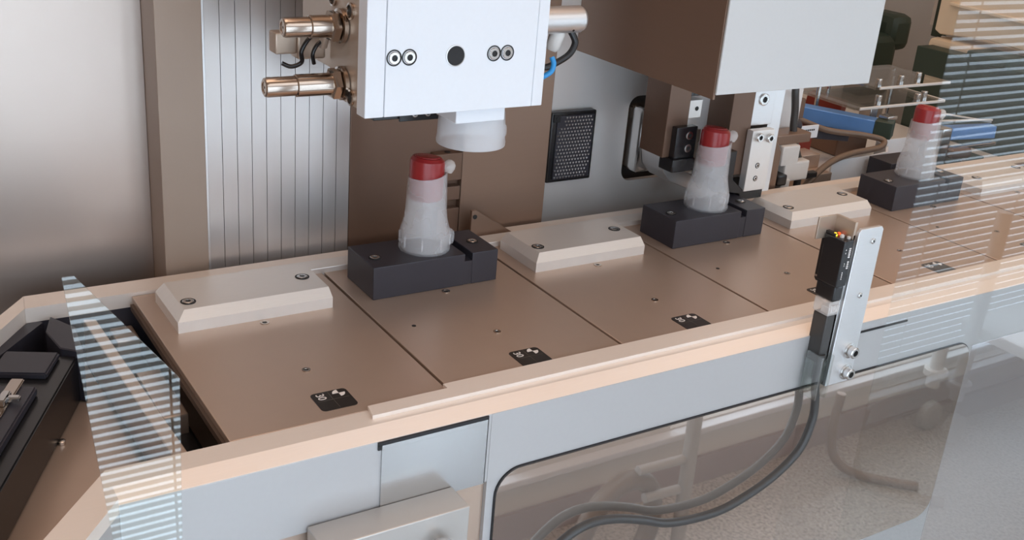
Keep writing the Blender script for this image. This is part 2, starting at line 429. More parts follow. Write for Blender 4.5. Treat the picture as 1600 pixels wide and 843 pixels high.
# ------------------------------------------------------------------ pallets
PITCH = .1975
descr = ['tan pallet with sloped-edge silver block, leftmost beside the open slot',
         'tan pallet with black block carrying the first red-capped bottle from the left',
         'tan pallet with sloped-edge silver block between the first two red-capped bottles',
         'tan pallet with black block carrying the middle red-capped bottle',
         'tan pallet with sloped-edge silver block behind the upright sensor bracket',
         'tan pallet with dark block carrying the rightmost red-capped bottle',
         'tan pallet with sloped-edge silver block at the right edge of the picture',
         'tan pallet with dark block barely showing at the far right edge']
def make_pallet(kind):
    t = thing('pallet', descr[0], 'pallet', (0, 0, -.012), 'workpiece pallets on the conveyor')
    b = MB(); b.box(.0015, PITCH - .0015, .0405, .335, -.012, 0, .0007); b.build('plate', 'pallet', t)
    b = MB(); b.box(-.0015, .0016, .0405, .330, -.012, -.006); b.build('gap_strip', 'groove', t)  # dark strip filling the gap to the neighbouring pallet
    for (hx, hy, r) in ((.099, .230, .0045), (.099, .126, .0038)):
        b = MB(); b.lathe([(r, 0), (r, .0007), (r * .8, .0008), (r * .55, .0006), (r * .5, .0001)], (hx, hy, 0), (0, 0, 1), 20, 0, cap=False)
        b.lathe([(r * .56, .0001), (r * .54, .0003)], (hx, hy, 0), (0, 0, 1), 12, 1)
        b.build('bushing', ('chrome', 'socket_dark'), t)
    if kind == 1:
        b = MB(); b.lathe([(.0022, 0), (.0022, .0003)], (.030, .169, 0), (0, 0, 1), 12, 0); b.build('pin_hole', 'socket_dark', t)
    # code label
    s = MB(); s.prism(rrect(.084, .1165, .0525, .083, .004, 4), 'z', 0, .0004); st = s.build('code_label', 'sticker', t)
    s = MB(); cx, cy, r = .1082, .0765, .0055
    for a0 in (90, 270):
        pts = [(cx, cy)] + [(cx + r * math.cos(math.radians(a0 + k * 15)), cy + r * math.sin(math.radians(a0 + k * 15))) for k in range(7)]
        s.prism(pts, 'z', .0003, .0006)
    s.build('target_mark', 'print', st)
    s = MB(); s.box(.0998, .1002, .0545, .082, .0003, .0005); s.box(.0865, .1145, .0682, .0686, .0003, .0005); s.build('cross_line', 'line', st)
    cu = bpy.data.curves.new('t', 'FONT'); cu.body = '30'; cu.size = .0105; cu.align_x = 'CENTER'; cu.align_y = 'CENTER'; cu.extrude = .0001
    to = bpy.data.objects.new('t', cu); C.objects.link(to)
    bpy.context.view_layer.update()
    me = bpy.data.meshes.new_from_object(to.evaluated_get(bpy.context.evaluated_depsgraph_get()))
    bpy.data.objects.remove(to); bpy.data.curves.remove(cu)
    me.transform(Matrix.Translation((.0915, .0755, .0005)) @ Matrix.Rotation(-PI / 2, 4, 'Z')); me.transform(Matrix.Translation((0, 0, .012)))
    me.materials.clear(); me.materials.append(M['print'])
    tx = bpy.data.objects.new('number_print', me); C.objects.link(tx); tx.parent = st
    if kind == 0:
        g = MB()
        x0, x1, y0, y1, h, c = .019, .172, .2375, .314, .0195, .0085
        lo = [(x0, y0), (x1, y0), (x1, y1), (x0, y1)]
        rings = [[Vector((x, y, 0)) for x, y in lo], [Vector((x, y, h - c)) for x, y in lo],
                 [Vector((x, y, h)) for x, y in ((x0 + c, y0 + c), (x1 - .001, y0 + c), (x1 - .001, y1 - .001), (x0 + c, y1 - .001))]]
        g.loft(rings)
        bk = g.build('bevelled_block', 'block_alu', t)
        for sx, sy in ((.036, .262), (.156, .278)):
            sunk_screw(bk, 'screw', (sx, sy, h), (0, 0, 1), .0072)
    else:
        g = MB(); x0, x1, y0, y1, h = .0185, .165, .2375, .3015, .0355
        g.box(x0, .1245, y0, y1, 0, h, .0008); g.box(.1335, x1, y0, y1, 0, h, .0008); g.box(.118, .140, y0 + .0006, y1 - .0006, 0.0005, h - .0085)
        bk = g.build('black_block', 'black_block', t)
        for sx, sy in ((.0315, .263), (.150, .268)):
            sunk_screw(bk, 'screw', (sx, sy, h), (0, 0, 1), .0068)
    return t
pA = make_pallet(0); pB = make_pallet(1)
pallets = []
for k in range(8):
    src = pA if k % 2 == 0 else pB
    o = src if k < 2 else dup(src)
    o.location = (PITCH * k, 0, -.012); o['label'] = descr[k]; pallets.append(o)

# ------------------------------------------------------------------ red-capped bottles
def make_bottle(x, y, z, label):
    t = thing('capped_bottle', label, 'bottle', (x, y, z), 'red-capped frosted bottles on the black blocks')
    prof = [(.0265, 0), (.0273, .0012), (.0273, .004), (.0266, .006), (.0267, .018), (.0259, .0235), (.0243, .029), (.0228, .035), (.0218, .043), (.0214, .052), (.0211, .064), (.0205, .076)]
    g = MB(); seg = 48; rings = []
    def ring(r, h, wav=0.0):
        return [Vector((x + r * math.cos(2 * PI * i / seg), y + r * math.sin(2 * PI * i / seg), z + h + wav * (math.cos(2 * PI * i / seg + .4) * .0035 + math.cos(4 * PI * i / seg) * .0008))) for i in range(seg)]
    for i, (r, h) in enumerate(prof): rings.append(ring(r, h))
    rings.append(ring(.0203, .082, 1)); rings.append(ring(.0193, .082, 1)); rings.append(ring(.0198, .060)); rings.append(ring(.0205, .045)); rings.append(ring(.0240, .024)); rings.append(ring(.0248, .002))
    g.loft(rings, cap=False)
    body = g.build('frosted_sleeve', 'frost', t, 50)
    g = MB()
    for k in range(8):
        a = 2 * PI * k / 8 + .2
        px, py = x + .0266 * math.cos(a), y + .0266 * math.sin(a)
        g.box(px - .0008, px + .0008, py - .0008, py + .0008, z + .006, z + .018)
    g.build('rib', 'frost', body)
    # red cap: rounded, cut slightly oblique, with raised rim
    g = MB(); rings = []
    for r, h, tl in ((.0172, .056, 0), (.0180, .058, 0), (.0183, .080, 0), (.0183, .092, .15), (.0178, .0955, .35), (.0150, .0985, .5), (.0100, .0995, .5), (.0001, .0998, .5)):
        rings.append([Vector((x - .001 + r * math.cos(2 * PI * i / 40) * (1.0 if math.cos(2 * PI * i / 40) > 0 else 1.0), y + r * .93 * math.sin(2 * PI * i / 40),
                              z + h - tl * .17 * (r + .004) * math.cos(2 * PI * i / 40) + (0.002 if h > .09 else 0))) for i in range(40)])
    g.loft(rings)
    cap = g.build('cap', 'red', t, 30)
    g = MB(); pts = []
    for k in range(9):
        a = math.radians(150 + 180 * k / 8); pts.append((x - .001 + .0125 * math.cos(a), y + .011 * math.sin(a), z + .1012 - .0012 * math.cos(a)))
    g.tube(pts, .0009, 8); g.build('cap_ridge', 'red', cap)
    g = MB(); g.lathe([(.001, -.007), (.0052, -.006), (.0066, -.001), (.0062, .003), (.0035, .0062), (.0005, .007)], (x + .0215, y - .006, z + .090), (.3, -.1, 1), 16, 0)
    g.build('clear_spout', 'spout', t, 50)
    g = MB(); g.prism([(x + .022, z + .001), (x + .033, z + .001), (x + .0345, z + .006), (x + .0345, z + .014), (x + .032, z + .018), (x + .024, z + .018)], 'y', y - .004, y + .004, 0, .0012)
    g.build('base_tab', 'frost', t)
    return t
BY = .2695
bt = make_bottle(.2895, BY, .0355, 'red-capped frosted bottle nearest, left of the clear guard and below the white head')
for xx, lb in ((.685, 'middle red-capped frosted bottle held between the gripper fingers'), (1.0815, 'rightmost red-capped frosted bottle in front of the blue bars')):
    c = dup(bt); c.location = (xx, BY, .0355); c['label'] = lb

# ------------------------------------------------------------------ rear machine panels
b = MB(); b.box(-.9, .0455, .42, .424, -.6, 1.1); tag(b.build('cabinet_panel', 'wall_panel'), 'large smooth aluminium cabinet panel at the far left', 'panel')
b = MB(); b.box(-.155, -.118, .40, .42, .148, .163, .002); tag(b.build('panel_latch', 'black_gloss'), 'small black latch cut by the left edge of the picture', 'latch')
b = MB(); b.box(.046, .0912, .374, .46, -.6, 1.1, .001); b.box(.0912, .0945, .378, .46, -.6, 1.1, .0005, 1)
tag(b.build('corner_post', ('post', 'alu')), 'tan upright corner post left of the grooved cladding', 'post')
cl = thing('plank_cladding', 'silver grooved upright cladding behind the shock absorbers', 'cladding', (.17, .38, -.6))
b = MB(); b.box(.0945, .2515, .386, .40, -.6, 1.1); b.build('backing_sheet', 'groove', cl)
w = .01569; x = .0948; first = None; k = 0
while x < .2490:
    ww = w
    if first is None:
        g = MB(); g.box(x, x + w - .0006, .380, .388, -.6, 1.1); first = g.build('plank', 'plank', cl)
    else:
        c = first.copy(); C.objects.link(c); c.parent = cl; c.location = (x - .0948, 0, 0)
    x += w
co = thing('machine_column', 'wide brown metal column behind the nearest bottle', 'column', (.38, .40, -.6))
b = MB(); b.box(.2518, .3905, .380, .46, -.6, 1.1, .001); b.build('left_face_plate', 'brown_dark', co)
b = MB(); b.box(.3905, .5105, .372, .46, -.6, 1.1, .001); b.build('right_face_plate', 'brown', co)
b = MB(); b.box(.352, .388, .368, .381, .070, .103, .001); b.box(.36, .3885, .370, .381, .0, .035, .001); b.box(.36, .3885, .370, .381, .045, .062, .001); b.build('step_bracket', 'brown_dark', co)
b = MB(); b.lathe([(.0035, 0), (.0035, .0007)], (.371, .3745, .1031), (0, 0, 1), 12, 0); b.build('bracket_screw', 'socket_dark', co)
tp = thing('gusset_plate', 'small brown triangular plate with a hole behind the black block', 'bracket', (.41, .350, .003))
b = MB(); b.prism([(.394, .0035), (.394, .037), (.400, .037), (.452, .0035)], 'y', .349, .353, 0, .0004); b.build('plate', 'brown', tp)
b = MB(); b.lathe([(.0028, 0), (.0028, .0006)], (.3985, .349, .029), (0, -1, 0), 14, 0); b.build('hole', 'socket_dark', tp)

# mounting plate with cut-out
mp = thing('mounting_plate', 'satin silver mounting plate with rounded cut-out behind the gripper', 'plate', (.75, .42, -.6))
def holed(x0, x1, z0, z1, hole, y0, y1, name, mats, parent):
    bm = bmesh.new(); n = len(hole)
    cx = sum(p[0] for p in hole) / n; cz = sum(p[1] for p in hole) / n
    outer = []
    for (px, pz) in hole:
        dx_, dz_ = px - cx, pz - cz
        t = min([(x1 - cx) / dx_ if dx_ > 1e-9 else 1e9, (x0 - cx) / dx_ if dx_ < -1e-9 else 1e9, (z1 - cz) / dz_ if dz_ > 1e-9 else 1e9, (z0 - cz) / dz_ if dz_ < -1e-9 else 1e9])
        outer.append([cx + dx_ * t, cz + dz_ * t])
    for c0 in ((x0, z0), (x1, z0), (x1, z1), (x0, z1)):      # snap nearest to the corners
        k = min(range(n), key=lambda i: (outer[i][0] - c0[0]) ** 2 + (outer[i][1] - c0[1]) ** 2); outer[k] = list(c0)
    mb = MB()
    rings = []
    for pts, yy in ((outer, y0), (hole, y0), (hole, y1), (outer, y1)):
        rings.append([Vector((p[0], yy, p[1])) for p in pts])
    mb.loft(rings, close=True, cap=False)
    return mb.build(name, mats, parent, 20)
holed(.5105, .99, -.6, 1.0, rrect(.667, .80, .022, .139, .016, 6), .420, .428, 'plate', 'alu_panel', mp)
b = MB(); b.box(.64, .83, .455, .46, .0, .16); b.build('recess_back', 'black_matt', mp)
# reflector
rf = thing('reflector', 'black honeycomb reflector screwed to the silver plate', 'reflector', (.575, .42, .03))
b = MB(); b.box(.537, .606, .408, .4195, .0365, .1285, .002); b.build('housing', 'black_gloss', rf)
b = MB(); b.box(.545, .6015, .4062, .4085, .041, .124, .0005); fc = b.build('prism_bed', 'black_block', rf)
g = MB(); nx, nz = 12, 18
for i in range(nx):
    for j in range(nz):
        px = .5475 + (i + (.5 if j % 2 else 0)) * .0046; pz = .0435 + j * .0046
        if px > .600 or (i < 2 and j > 14) or (i > 10 and j < 3): continue
        a = [Vector((px + .0021 * math.cos(math.radians(30 + 120 * k)), .4062, pz + .0021 * math.sin(math.radians(30 + 120 * k)))) for k in range(3)]
        tip = Vector((px, .4042, pz)); vs_ = [g.bm.verts.new(v) for v in a]; tv = g.bm.verts.new(tip)
        for k in range(3): g.bm.faces.new((vs_[k], vs_[(k + 1) % 3], tv))
o = g.build('prism_grid', 'steel', rf, 5); o['kind'] = 'stuff'
b = MB(); b.box(.539, .549, .4055, .409, .1165, .1265, .0004); b.lathe([(.002, 0), (.002, .001)], (.544, .4055, .1215), (0, -1, 0), 12); b.build('mounting_lug', 'black_matt', rf)

# ------------------------------------------------------------------ white gripper head with shock absorbers
hd = thing('press_head', 'white boxy press head hanging at top centre with four screws', 'machine head', (.26, .25, .215))
b = MB(); b.box(.1625, .1805, .1552, .172, .2150, .62, .0008); b.build('left_cover_strip', 'white_paint', hd)
b = MB(); b.box(.1809, .3330, .1550, .172, .2150, .62, .0008); b.build('front_cover', 'white_paint', hd)
b = MB(); b.box(.3333, .3450, .1552, .172, .2150, .62, .0008); b.build('right_cover_strip', 'white_paint', hd)
b = MB(); b.box(.1640, .3440, .1722, .2350, .2185, .62, .0015); b.build('body', 'steel_side', hd)
b = MB(); b.box(.1760, .3300, .2352, .3300, .235, .62, .0015); b.build('rear_body', 'steel_side', hd)
for sx in (.1885, .2030, .2880, .3020):
    b = MB(); b.lathe([(.0072, 0), (.0072, .0006), (.0062, .0007), (.0060, .0002)], (sx, .1551, .2665), (0, -1, 0), 28, 1, cap=False)
    b.lathe([(.0054, 0), (.0054, .0014), (.0049, .0018), (.0028, .0018), (.0027, .0006)], (sx, .1551, .2665), (0, -1, 0), 28, 0, cap=False)
    b.lathe([(.0031, .0004), (.0030, .0007)], (sx, .1551, .2665), (0, -1, 0), 6, 1)
    b.build('cover_screw', ('steel', 'socket_dark'), hd)
b = MB(); b.lathe([(.0098, 0), (.0098, .0008), (.0088, .0010), (.0086, .0003)], (.2485, .1551, .2660), (0, -1, 0), 32, 0, cap=False)
b.lathe([(.0088, .0002), (.0087, .0004)], (.2485, .1551, .2660), (0, -1, 0), 32, 1); b.build('round_port', ('alu', 'black_matt'), hd)
for (sy, sz) in ((.1865, .226), (.190, .300), (.2275, .232), (.2275, .305)):
    b = MB(); b.lathe([(.0072, 0), (.0072, .002), (.0055, .0024), (.0052, .0006)], (.1642, sy, sz), (-1, 0, 0), 24, 0, cap=False)
    b.lathe([(.0054, .0006), (.0053, .0009)], (.1642, sy, sz), (-1, 0, 0), 6, 1); b.build('side_screw', ('chrome', 'socket_dark'), hd)
def shock(y, z, x_end, x_mid, which):
    s = thing('shock_absorber', which, 'shock absorber', (.164, y, z), 'shock absorbers on the side of the white head')
    b = MB(); b.lathe([(.0100, 0), (.0150, .0006), (.0150, .0042), (.0125, .005)], (.1638, y, z), (-1, 0, 0), 32); b.build('flange', 'chrome', s)
    b = MB(); b.lathe([(.0115, 0), (.0140, .0008), (.0140, .0068), (.0118, .0078)], (.1585, y, z), (-1, 0, 0), 6); b.build('hex_nut', 'chrome', s, 20)
    b = MB(); b.lathe([(.0098, 0), (.0098, .150 - x_mid), (.0088, .1508 - x_mid)], (.1510, y, z), (-1, 0, 0), 32); b.build('threaded_barrel', 'chrome', s)
    b = MB(); L_ = x_mid - x_end; b.lathe([(.0086, 0), (.0086, L_ - .003), (.0080, L_ - .0008), (.0066, L_), (.0050, L_), (.0045, L_ - .0008), (.0012, L_ - .0008), (.001, L_ - .003)], (x_mid, y, z), (-1, 0, 0), 32); b.build('stop_sleeve', 'chrome', s)
    return s
shock(.2070, .2845, .1085, .132, 'upper gold-tinted chrome shock absorber left of the white head')
shock(.2030, .2350, .0905, .118, 'lower and longer chrome shock absorber left of the white head')
# proximity sensor with cable between absorbers
ps = thing('limit_switch', 'small grey switch with looped black leads between the two shock absorbers', 'switch', (.14, .25, .25))
b = MB(); b.box(.117, .137, .245, .262, .2530, .2720, .0015); b.box(.137, .1638, .243, .262, .248, .270, .002); b.build('housing', 'steel_side', ps)
b = MB(); b.tube([(.150, .236, .272), (.142, .232, .268), (.136, .232, .258), (.137, .234, .248), (.128, .236, .244), (.120, .238, .247)], .0020, 10)
b.tube([(.156, .230, .268), (.149, .228, .264), (.145, .228, .256), (.147, .230, .247)], .0018, 10); b.build('lead', 'black_gloss', ps)
b = MB(); b.cyl((.156, .222, .281), (.156, .232, .262), .0042, 16); b.build('fitting', 'steel_side', ps)
# clear cup with its stub below the head
cu_ = thing('frosted_cup', 'frosted hollow cup hanging under the white head', 'cup', (.294, .2, .17))
CX, CY = .2965, .200
b = MB(); b.lathe([(.0305, .1700), (.0335, .1705), (.0337, .1730), (.0328, .1780), (.0325, .190), (.0315, .202), (.0290, .212), (.0260, .2185), (.0245, .2185), (.0275, .211), (.0300, .201), (.0310, .189), (.0312, .178)], (CX, CY, 0), (0, 0, 1), 48, close=True, cap=False)
b.build('cup_shell', 'frost_dense', cu_, 50)
b = MB(); b.box(.2585, .3110, .1650, .2050, .2005, .2184, .001); b.build('cup_holder', 'white_paint', cu_)
b = MB(); b.prism([(CX + .030, .171), (CX + .036, .172), (CX + .0385, .176), (CX + .0385, .184), (CX + .036, .188), (CX + .030, .188)], 'y', CY - .004, CY + .003, 0, .001); b.build('cup_tab', 'frost', cu_)
ur = thing('linear_guide', 'dark linear guide with small bolts under the white head', 'rail', (.22, .2, .21))
b = MB(); b.box(.210, .290, .2360, .268, .1880, .2340, .001); b.box(.236, .286, .2330, .2360, .1860, .2000, .0008); b.build('rail_body', 'black_gloss', ur)
for sx in (.252, .266, .278): bolt(ur, 'rail_bolt', (sx, .2330, .1930), (0, -1, 0), .0030, .0015)
# pneumatic cylinder on the right of the head
pc = thing('air_cylinder', 'short silver cylinder sticking out right of the white head', 'cylinder', (.36, .22, .27))
b = MB(); b.lathe([(.0128, 0), (.0133, .001), (.0133, .086), (.0122, .0885), (.0095, .0895)], (.332, .205, .2840), (1, .06, 0), 36); b.build('barrel', 'alu', pc)
b = MB(); b.lathe([(.0012, 0), (.0012, .0005)], (.402, .1945, .276), (0, -1, -.6), 8); b.build('vent_hole', 'socket_dark', pc)
b = MB(); b.lathe([(.006, 0), (.0075, .002), (.0075, .018), (.005, .021)], (.397, .212, .273), (-.3, .1, -1), 16); b.lathe([(.005, 0), (.0062, .002), (.0062, .016), (.004, .018)], (.378, .212, .273), (-.1, .1, -1), 16)
b.build('elbow_fitting', 'pale', pc)
b = MB(); b.tube([(.409, .208, .272), (.413, .205, .262), (.407, .204, .251), (.394, .205, .243), (.380, .207, .238), (.368, .21, .245), (.367, .212, .262)], .0034, 12); b.build('hose', 'black_gloss', pc)
b = MB(); b.tube([(.376, .190, .252), (.3775, .188, .246), (.376, .189, .238), (.368, .192, .232)], .0026, 10); b.build('blue_hose', 'blue_hose', pc)

# ------------------------------------------------------------------ grey box housing and the gripper under it
bx = thing('grey_housing', 'large light grey box housing at the top with brown side', 'housing', (.69, .29, .21))
b = MB(); b.box(.5740, .8130, .1640, .1665, .2085, .66, .0006); b.build('front_cover', 'grey_paint', bx)
b = MB(); b.box(.5725, .5755, .1668, .4195, .2030, .66, .0005); b.build('side_cover', 'brown', bx)
b = MB(); b.box(.5758, .8120, .1668, .4195, .2090, .66); b.build('body', 'grey_paint', bx)
gp = thing('finger_gripper', 'two-sided gripper with black jaws around the middle bottle', 'gripper', (.71, .32, .05))
b = MB(); b.box(.630, .664, .300, .345, .094, .2028, .0008); b.build('left_carrier', 'brown_dark', gp)
b = MB(); b.box(.6665, .758, .340, .350, .112, .2028, .0008); b.build('back_plate', 'alu_panel', gp)
b = MB(); b.box(.668, .7005, .318, .339, .135, .158, .0008); lb = b.build('guide_block', 'block_alu', gp)
for sx in (.6755, .692): 
    b = MB(); b.lathe([(.0028, 0), (.0028, .0005)], (sx, .318, .147), (0, -1, 0), 16); b.build('block_hole', 'socket_dark', lb)
b = MB(); b.box(.668, .7005, .312, .339, .165, .172, .0008); b.build('slide', 'black_gloss', gp)
b = MB(); b.box(.640, .6725, .290, .3, .088, .1335, .0008); b.box(.636, .672, .286, .312, .078, .0945, .0015); jl = b.build('left_jaw', 'black_gloss', gp)
for sz in (.1225, .1065): bolt(jl, 'jaw_bolt', (.6605, .2902, sz), (0, -1, 0), .0052, .0012)
b = MB(); b.box(.7330, .7700, .298, .345, .060, .2028, .0008); b.build('right_carrier', 'brown_dark', gp)
b = MB(); b.box(.7705, .812, .304, .345, .1220, .2028, .0008); rb = b.build('right_slide', 'alu', gp); bolt(rb, 'slide_bolt', (.7915, .3042, .156), (0, -1, 0), .0078, .0025)
b = MB(); b.box(.7640, .8020, .286, .297, .0400, .1210, .0008); rp = b.build('jaw_plate', 'block_alu', gp)
for sx, sz, r in ((.7745, .1125, .0058), (.7935, .110, .0058)): bolt(rp, 'jaw_bolt', (sx, .2862, sz), (0, -1, 0), r, .005)
for sz in (.074, .0565): sunk_screw(rp, 'jaw_screw', (.7810, .2862, sz), (0, -1, 0), .0038)
b = MB(); b.prism([(.716, .0445), (.7580, .0375), (.7620, .028), (.800, .028), (.800, .042), (.7640, .042), (.7440, .058), (.7440, .096), (.7300, .096), (.7260, .064), (.714, .060)], 'y', .288, .335, 0, .0008)
b.build('right_jaw', 'black_gloss', gp)
b = MB(); b.box(.812, .835, .310, .400, .026, .205, .0008); b.box(.800, .812, .30, .345, .027, .040); b.build('side_plate', 'alu', gp)
b = MB(); b.lathe([(.012, 0), (.013, .002), (.013, .008), (.010, .010)], (.838, .330, .040), (-.2, -1, 0), 24); b.build('roller', 'brown_dark', gp)
# curved arm out of the cut-out
ca = gp
outer = [(.683, .128), (.676, .120), (.676, .075), (.681, .055), (.695, .040), (.725, .028), (.765, .012), (.790, .012)]
inner = [(.790, .030), (.770, .030), (.735, .043), (.716, .053), (.705, .068), (.702, .082), (.704, .128)]
b = MB(); b.prism(outer + inner, 'y', .352, .396, 0, .0008); am = b.build('curved_arm', 'alu', ca)
bolt(am, 'arm_bolt', (.6945, .3515, .098), (0, -1, 0), .0058, .0012)
b = MB(); b.box(.672, .700, .397, .43, .040, .128, .004); b.build('shaft_block', 'steel', ca)

# ------------------------------------------------------------------ sensor bracket at the front rim
sb = thing('sensor_bracket', 'steel upright bracket bolted to the front panel beside the sensor', 'bracket', (.63, -.01, -.057))
b = MB(); b.prism([(.6130, -.0575), (.6515, -.0575), (.6515, .113), (.6485, .1165), (.6190, .1165), (.6160, .113)], 'y', -.0205, -.0165, 0, .0004); b.build('bar', 'alu', sb)
b = MB(); b.box(.6130, .6160, -.0165, -.0006, -.0575, .110, .0004); b.build('side_flange', 'steel', sb)
b = MB(); b.box(.588, .6155, .0080, .0100, .100, .1235, .0005); b.box(.6125, .6160, -.0165, .0090, .100, .1235, .0005); b.build('top_flange', 'steel_side', sb)
for sx, sz in ((.6395, -.0205), (.6400, -.0455)):
    b = MB(); b.lathe([(.0085, 0), (.0085, .0014), (.0058, .0016), (.0062, .002), (.0062, .0078), (.0054, .0086), (.0034, .0086), (.0033, .004)], (sx, -.0205, sz), (0, -1, 0), 28, 0, cap=False)
    b.lathe([(.0035, .0035), (.0034, .0042)], (sx, -.0205, sz), (0, -1, 0), 6, 1); b.build('mounting_bolt', ('steel', 'socket_dark'), sb)
for sx, sz in ((.6385, .1020), (.6365, .0430)):
    b = MB(); b.lathe([(.0030, 0), (.0030, .0012), (.0022, .0018)], (sx, -.0205, sz), (0, -1, 0), 20, 0); b.lathe([(.0012, .0017), (.0012, .0020)], (sx, -.0205, sz), (0, -1, 0), 6, 1); b.build('small_screw', ('steel', 'socket_dark'), sb)
sn = thing('photoelectric_sensor', 'black sensor with lit yellow and red lamps on the upright bracket', 'sensor', (.6, -.005, .04))
b = MB(); b.box(.5985, .6128, -.0195, .0070, .0565, .1060, .0012); b.box(.5990, .6125, -.0185, .0060, .0400, .0570, .002); b.build('housing', 'black_gloss', sn)
b = MB(); b.prism([(-.004, .0535), (.0095, .0535), (.0118, .056), (.0118, .106), (.0095, .1085), (-.004, .1085)], 'x', .6010, .6060, 0, .0005); b.build('mounting_ear', 'black_gloss', sn)
for sz in (.1035, .0590):
    b = MB(); b.lathe([(.0014, 0), (.0014, .0005), (.0008, .0006)], (.6010, .0093, sz), (-1, 0, 0), 12); b.build('ear_screw', 'steel', sn)
b = MB(); b.lathe([(.0024, 0), (.0024, .0015), (.0012, .0028)], (.6035, -.002, .106), (0, 0, 1), 16); b.build('yellow_lamp', 'led_y', sn)
b = MB(); b.lathe([(.0020, 0), (.0020, .0015), (.0010, .0026)], (.6088, -.002, .106), (0, 0, 1), 16); b.build('red_lamp', 'led_r', sn)
b = MB(); b.lathe([(.0022, 0), (.0022, .0022), (.0010, .0034)], (.6055, -.009, .106), (0, 0, 1), 16); b.lathe([(.0020, 0), (.0018, .0022), (.0008, .0026)], (.6095, -.014, .106), (0, 0, 1), 16); b.build('adjuster', 'pale', sn)
b = MB()
for (x0, x1, z0, z1) in ((.6068, .6095, .0880, .1010), (.6022, .6030, .0925, .0945), (.6022, .6030, .0960, .0985), (.6075, .6098, .0760, .0850), (.6035, .6042, .0790, .0840), (.6028, .6038, .0650, .0740)):
    n_ = max(1, int((z1 - z0) / .0022))
    for k in range(n_): b.box(x0, x1, -.0199, -.0193, z0 + k * .0022, z0 + k * .0022 + .0014)
b.build('type_print', 'print', sn)
b = MB(); b.box(.5975, .6126, -.0175, .0030, .0240, .0400, .0015); b.box(.5965, .6120, -.0185, -.0080, .0270, .0350, .0008)
for k in range(5): b.box(.599 + k * .0026, .6004 + k * .0026, -.0192, -.017, .0285, .0365)
b.build('connector_clip', 'spout', sn)
b = MB(); b.box(.5985, .6115, -.0165, .0020, -.030, .0245, .002); b.build('plug_body', 'cable', sn)
b = MB(); b.box(.5935, .5960, -.026, -.004, -.068, -.018, .0004); b.box(.6085, .6110, -.026, -.004, -.068, -.018, .0004); b.box(.5935, .6110, -.006, -.004, -.068, -.018, .0004)
b.build('clear_sleeve', 'acrylic', sn)
b = MB()
b.tube([(.6030, -.015, -.02), (.6040, -.015, -.055), (.6090, -.015, -.075), (.6110, -.015, -.100), (.6010, -.015, -.132), (.5730, -.015, -.155), (.5350, -.015, -.171), (.4900, -.015, -.180), (.4300, -.015, -.174), (.3900, -.015, -.158), (.3550, -.015, -.146), (.3250, -.015, -.142), (.2980, -.015, -.150), (.2700, -.014, -.175), (.2500, -.013, -.230)], .0045, 14)
tag(b.build('sensor_cable', 'cable'), 'black cable curving down from the sensor across the tinted cover', 'cable')

# ------------------------------------------------------------------ access box at lower left
ab = thing('access_box', 'flat aluminium box with a round knob at the bottom edge', 'box', (.11, -.02, -.2))
b = MB(); b.box(.048, .1790, -.034, -.0023, -.20, -.0660, .0012); b.build('box_body', 'box_alu', ab)
b = MB(); b.lathe([(.0045, 0), (.0045, .006), (.0085, .007), (.0095, .009), (.0095, .015), (.0075, .018), (.003, .0188)], (.150, -.034, -.0925), (0, -1, 0), 32); b.build('knob', 'steel', ab)

# ------------------------------------------------------------------ black drive unit in the left corner of the channel
du = thing('drive_unit', 'black box-shaped drive unit lying in the left bend of the channel', 'drive unit', (-.12, .2, -.09))
a = math.atan2(-.77, -.64)
R = Matrix.Rotation(a, 3, 'Z'); piv = (-.0675, .252, 0)
def rb_(b, u0, u1, v0, v1, z0, z1, bev=.0015, mi=0):
    """box in the unit's own axes: u along the bend, v across towards the rear"""
    p = Vector(piv); g = bmesh.new(); bmesh.ops.create_cube(g, size=1)
    du_ = Vector((-.439, -.898, 0)); dv = Vector((-.898, .439, 0))
    for w_ in g.verts:
        u = u0 + (w_.co.x + .5) * (u1 - u0); v = v0 + (w_.co.y + .5) * (v1 - v0); z = z0 + (w_.co.z + .5) * (z1 - z0)
        w_.co = Vector((p.x, p.y, 0)) + du_ * u + dv * v + Vector((0, 0, z))
    bmesh.ops.recalc_face_normals(g, faces=g.faces)
    if bev: bmesh.ops.bevel(g, geom=list(g.edges), offset=bev, segments=2, affect='EDGES')
    b.merge(g, mi)
b = MB(); rb_(b, .0, .42, .0, .064, -.0575, -.012); b.build('housing', 'black_gloss', du)
b = MB(); rb_(b, .070, .42, .014, .062, -.0122, -.004); b.build('lid', 'black_block', du)
b = MB(); rb_(b, .004, .045, .014, .060, -.0122, -.006); b.build('small_lid', 'black_block', du)
b = MB(); b.prism([(-.0800, .262), (-.0630, .246), (-.0590, .300), (-.0750, .332), (-.0850, .30)], 'z', -.0575, -.006, 0, .001); b.build('end_cap', 'black_block', du)
b = MB(); rb_(b, .062, .125, .026, .037, -.0042, -.0015, .001); lt = b.build('latch_plate', 'chrome', du)
b = MB(); rb_(b, .092, .110, .027, .034, -.0018, .004, .001); rb_(b, .097, .103, .018, .044, -.0018, .003, .001); b.build('latch_lever', 'steel', lt)
b = MB(); p = Vector((-.0975, .185, -.0578)); b.lathe([(.0035, 0), (.0035, .003), (.002, .0038)], p, (0, 0, 1), 16); tag(b.build('floor_screw', 'steel'), 'small screw beside the black drive unit', 'screw')

